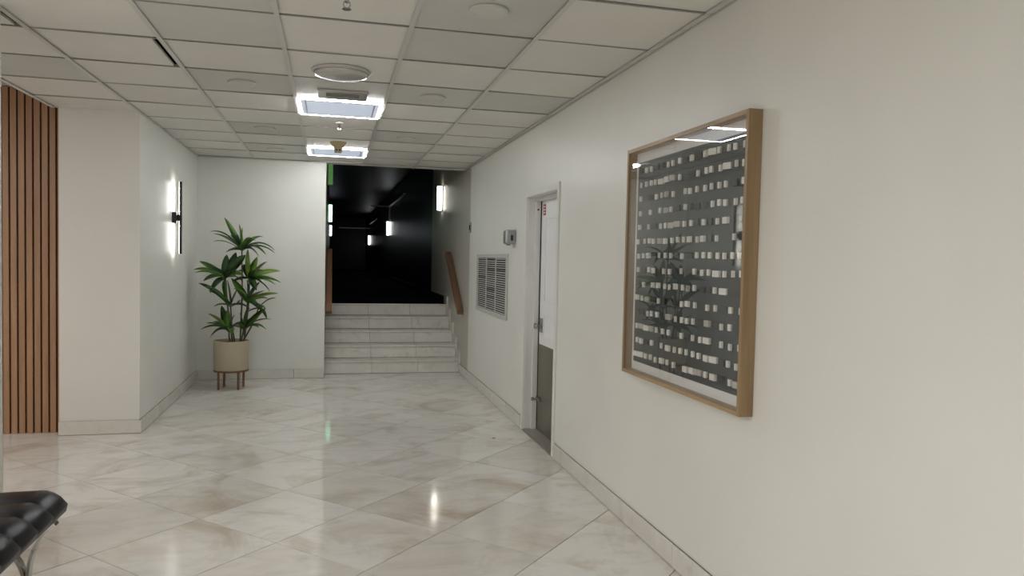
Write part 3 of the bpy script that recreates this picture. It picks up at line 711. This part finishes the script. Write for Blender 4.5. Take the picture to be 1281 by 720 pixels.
# heads: base pixel-like layout of the real rosettes, with true depth
heads = [
 # (u, v, dy, [(tip u, tip v, tip dy, width, lift, mat, twist)])
 (302, 312, 0.00, [(281, 272, -0.02, .050, .02, 'leaf', 1.0), (298, 279, 0.05, .060, .0, 'leaf_light', 1.3), (304, 284, -0.06, .05, .0, 'leaf', 1.2),
   (264, 290, -0.05, .034, .14, 'leaf_dark', .2), (265, 292, 0.12, .038, .06, 'leaf', .3), (270, 302, -0.16, .030, .08, 'leaf', .2), (291, 294, -0.2, .04, .06, 'leaf_dark', .3),
   (344, 311, -0.05, .042, .14, 'leaf_dark', .25), (343, 315, 0.10, .042, .13, 'leaf', .2), (334, 317, -0.16, .04, .12, 'leaf_dark', .2), (327, 294, 0.22, .04, .09, 'leaf', .3), (322, 300, -0.22, .05, .10, 'leaf', .6), (323, 320, 0.05, .045, .12, 'leaf_dark', .3)]),
 (282, 347, -0.05, [(250, 327, -0.04, .060, .03, 'leaf', .7), (240, 338, 0.08, .058, .06, 'leaf_light', .5), (247, 341, -0.16, .055, .07, 'leaf', .5),
   (284, 318, -0.05, .062, .01, 'leaf_dark', 1.2), (294, 315, 0.06, .065, .0, 'leaf_dark', 1.1), (308, 318, -0.10, .078, .03, 'leaf_dark', .9),
   (264, 366, -0.12, .055, .08, 'leaf_dark', .6), (283, 372, -0.10, .058, .04, 'leaf', 1.0), (306, 344, -0.12, .055, .05, 'leaf', .5), (252, 352, 0.10, .055, .06, 'leaf', .5), (300, 352, 0.18, .055, .06, 'leaf_dark', .5)]),
 (311, 348, 0.05, [(310, 310, -0.02, .062, .0, 'leaf_light', 1.2), (321, 320, 0.05, .060, .0, 'leaf_light', 1.1), (334, 326, -0.05, .060, .02, 'leaf_light', .8),
   (350, 338, 0.05, .068, .04, 'leaf_light', .6), (352, 352, -0.06, .064, .05, 'leaf', .5), (338, 363, -0.12, .058, .08, 'leaf_dark', .5), (343, 356, 0.16, .055, .07, 'leaf', .4),
   (302, 330, 0.14, .05, .03, 'leaf_dark', .8), (322, 362, -0.15, .055, .05, 'leaf_dark', .7), (295, 340, 0.16, .05, .06, 'leaf', .5)]),
 (309, 376, -0.02, [(289, 347, -0.05, .070, .0, 'leaf', .9), (308, 349, 0.02, .062, .0, 'leaf_dark', 1.2), (324, 352, 0.06, .062, .01, 'leaf_dark', .9),
   (348, 366, -0.05, .055, .03, 'leaf_light', .5), (335, 374, 0.10, .05, .05, 'leaf', .4), (296, 362, -0.16, .05, .06, 'leaf', .5)]),
 (288, 383, -0.04, [(249, 354, -0.06, .056, .06, 'leaf_dark', .6), (258, 364, 0.08, .052, .05, 'leaf', .5), (257, 356, -0.12, .055, .06, 'leaf', .6), (283, 350, 0.05, .06, .0, 'leaf', 1.1), (296, 360, 0.1, .05, .03, 'leaf_dark', .8), (282, 372, -.12, .05, .05, 'leaf_dark', .7)]),
 (286, 412, -0.05, [(260, 392, -0.03, .050, .02, 'leaf_light', .7), (256, 405, 0.08, .042, .04, 'leaf', .4), (252, 411, -0.10, .048, .07, 'leaf_dark', .4), (264, 420, -0.14, .050, .09, 'leaf_dark', .6),
   (276, 382, 0.0, .058, .0, 'leaf_dark', 1.2), (285, 386, -0.08, .062, .0, 'leaf', 1.1), (291, 394, 0.08, .05, .02, 'leaf_dark', .8), (273, 410, -0.2, .045, .06, 'leaf_dark', .4)]),
 (303, 412, 0.00, [(332, 385, -0.02, .060, .02, 'leaf', .8), (322, 396, 0.10, .055, .04, 'leaf_light', .6), (330, 408, -0.08, .040, .08, 'leaf', .3), (331, 413, 0.10, .035, .10, 'leaf_dark', .3),
   (300, 390, -0.08, .06, .0, 'leaf_dark', 1.1), (339, 400, 0.05, .028, .08, 'leaf', .2), (308, 384, 0.05, .05, .0, 'leaf', 1.1)]),
 (322, 386, 0.03, [(310, 378, -0.06, .045, .05, 'leaf_dark', .6), (333, 399, 0.0, .035, .06, 'leaf_dark', .5), (331, 387, 0.05, .04, .05, 'leaf', .5), (313, 380, 0.1, .045, .04, 'leaf', .5)]),
]
roots = [(299, -0.01), (290, -0.03), (303, 0.03), (300, -0.04), (293, -0.05), (288, -0.05), (303, 0.0), (301, 0.02)]
for (u, v, dy, lv), (ru, rdy) in zip(heads, roots):
    hb = P(u, v, dy)
    r0 = P(ru, 430, rdy); r0.z = 0.485
    mid = r0.lerp(hb, 0.55) + Vector((0.012 if u > 295 else -0.008, 0, -0.01))
    build('stem', MB().tube([r0, r0.lerp(mid, 0.5), mid, mid.lerp(hb, 0.5), hb], [0.009, 0.009, 0.008, 0.0075, 0.007], 7), M['stem'], t, smooth=True)
    for k in range(4):      # extra leaves reaching towards and away from the room
        a = 1.1 + k * 1.6 + u * 0.7; L = random.uniform(0.17, 0.27)
        leaf(hb, hb + Vector((math.cos(a) * L * 0.75, math.sin(a) * L, random.uniform(-0.05, 0.14))), .052, random.uniform(.02, .07), random.choice(('leaf', 'leaf_dark', 'leaf_dark')), random.uniform(-.6, .6))
    for (tu, tv, tdy, wd, lift, mm, tw) in lv:
        leaf(hb + Vector((0, 0, random.uniform(-0.02, 0.01))), P(tu, tv, tdy), wd, lift, mm, tw * random.choice((1, 1, -1)))

# ------------------------------------------------------------------ bench
t = tag(empty('bench', (-1.530, 2.975, 0)), 'black channelled leather bench on curved chrome legs at the lower left', 'bench')
bx1 = 0.450; nC = 6; cwid = 0.162; ytop = 0.47
def seat_profile(s):       # s from 0 (left) to 1 (right): x, z, nx, nz of the top skin
    pass
for c in range(nC):
    ya, yb = ytop - cwid * (c + 1), ytop - cwid * c
    mb = MB(); nx_, ny_ = 34, 10; L = bx1; R = 0.105
    path = []
    for i in range(nx_ + 1):
        s = -1 + 2 * i / nx_; sx = abs(s)
        x = s * L
        # flat in the middle, rolling down towards both ends
        e = max(0, (sx * L - (L - 0.085)) / 0.085)
        z = 0.425 + 0.006 * sx - 0.075 * (0.45 * e ** 1.3 + 0.55 * (1 - math.sqrt(max(0.0, 1 - (e * 0.97) ** 2))))
        path.append((x, z, e))
    for i, (x, z, e) in enumerate(path):
        for j in range(ny_ + 1):
            q_ = -1 + 2 * j / ny_; puff = 0.011 * (1 - abs(q_) ** 2.6)
            sg_ = 1 if x > 0 else -1
            mb.v.append((x + sg_ * puff * e * 0.7, (ya + yb) / 2 + q_ * cwid * 0.498, z + puff * (1 - 0.6 * e)))
    nb = len(mb.v)
    for i, (x, z, e) in enumerate(path):
        for j in (0, ny_):
            q_ = -1 if j == 0 else 1
            mb.v.append((x * 0.985 if e else x, (ya + yb) / 2 + q_ * cwid * 0.498, min(z - 0.012, 0.335)))
    W_ = ny_ + 1
    for i in range(nx_):
        for j in range(ny_):
            mb.f.append((i * W_ + j, (i + 1) * W_ + j, (i + 1) * W_ + j + 1, i * W_ + j + 1)); mb.m.append(0)
        a, b = nb + 2 * i, nb + 2 * i + 2
        mb.f += [(i * W_, a, b, (i + 1) * W_), (i * W_ + ny_, (i + 1) * W_ + ny_, b + 1, a + 1), (a, a + 1, b + 1, b)]; mb.m += [0] * 3
    mb.f.append(tuple(range(0, W_)) + (nb + 1, nb)); mb.m.append(0)
    o_e = nx_ * W_
    mb.f.append(tuple(o_e + j for j in range(W_)) + (nb + 2 * nx_ + 1, nb + 2 * nx_)); mb.m.append(0)
    me = mb.mesh('cushion_channel', [M['leather']])
    for p_ in me.polygons: p_.use_smooth = True
    me.set_sharp_from_angle(angle=math.radians(60))
    link('cushion_channel', me, t)
def bez(p0, p1, p2, p3, n=16):
    out = []
    for i in range(n + 1):
        s = i / n; out.append(tuple((1 - s) ** 3 * p0[k] + 3 * s * (1 - s) ** 2 * p1[k] + 3 * s * s * (1 - s) * p2[k] + s ** 3 * p3[k] for k in range(3)))
    return out
for yy in (0.33, -0.36):
    for sx in (1, -1):
        # outer leg: leaves the seat end, sweeps inwards and down to the floor
        pts = bez((0.452 * sx, yy, 0.332), (0.385 * sx, yy, 0.295), (0.350 * sx, yy, 0.20), (0.349 * sx, yy, 0.10)) + bez((0.349 * sx, yy, 0.10), (0.349 * sx, yy, 0.05), (0.36 * sx, yy, 0.02), (0.385 * sx, yy, 0.004))[1:]
        build('leg', MB().sweep(pts, 0.006, 0.019), M['chrome'], t, smooth=True)
        pts = bez((0.08 * sx, yy, 0.30), (0.24 * sx, yy, 0.30), (0.325 * sx, yy, 0.22), (0.340 * sx, yy, 0.10))
        build('brace', MB().sweep(pts, 0.006, 0.018), M['chrome'], t, smooth=True)
for sx in (1, -1): build('cross_rail', B(-0.012, 0.012, -0.40, 0.34, -0.006, 0.006), M['chrome'], t, (0.30 * sx, 0, 0.316))
build('strap', B(-0.36, 0.36, -0.38, 0.34, 0.306, 0.316), M['leather'], t)
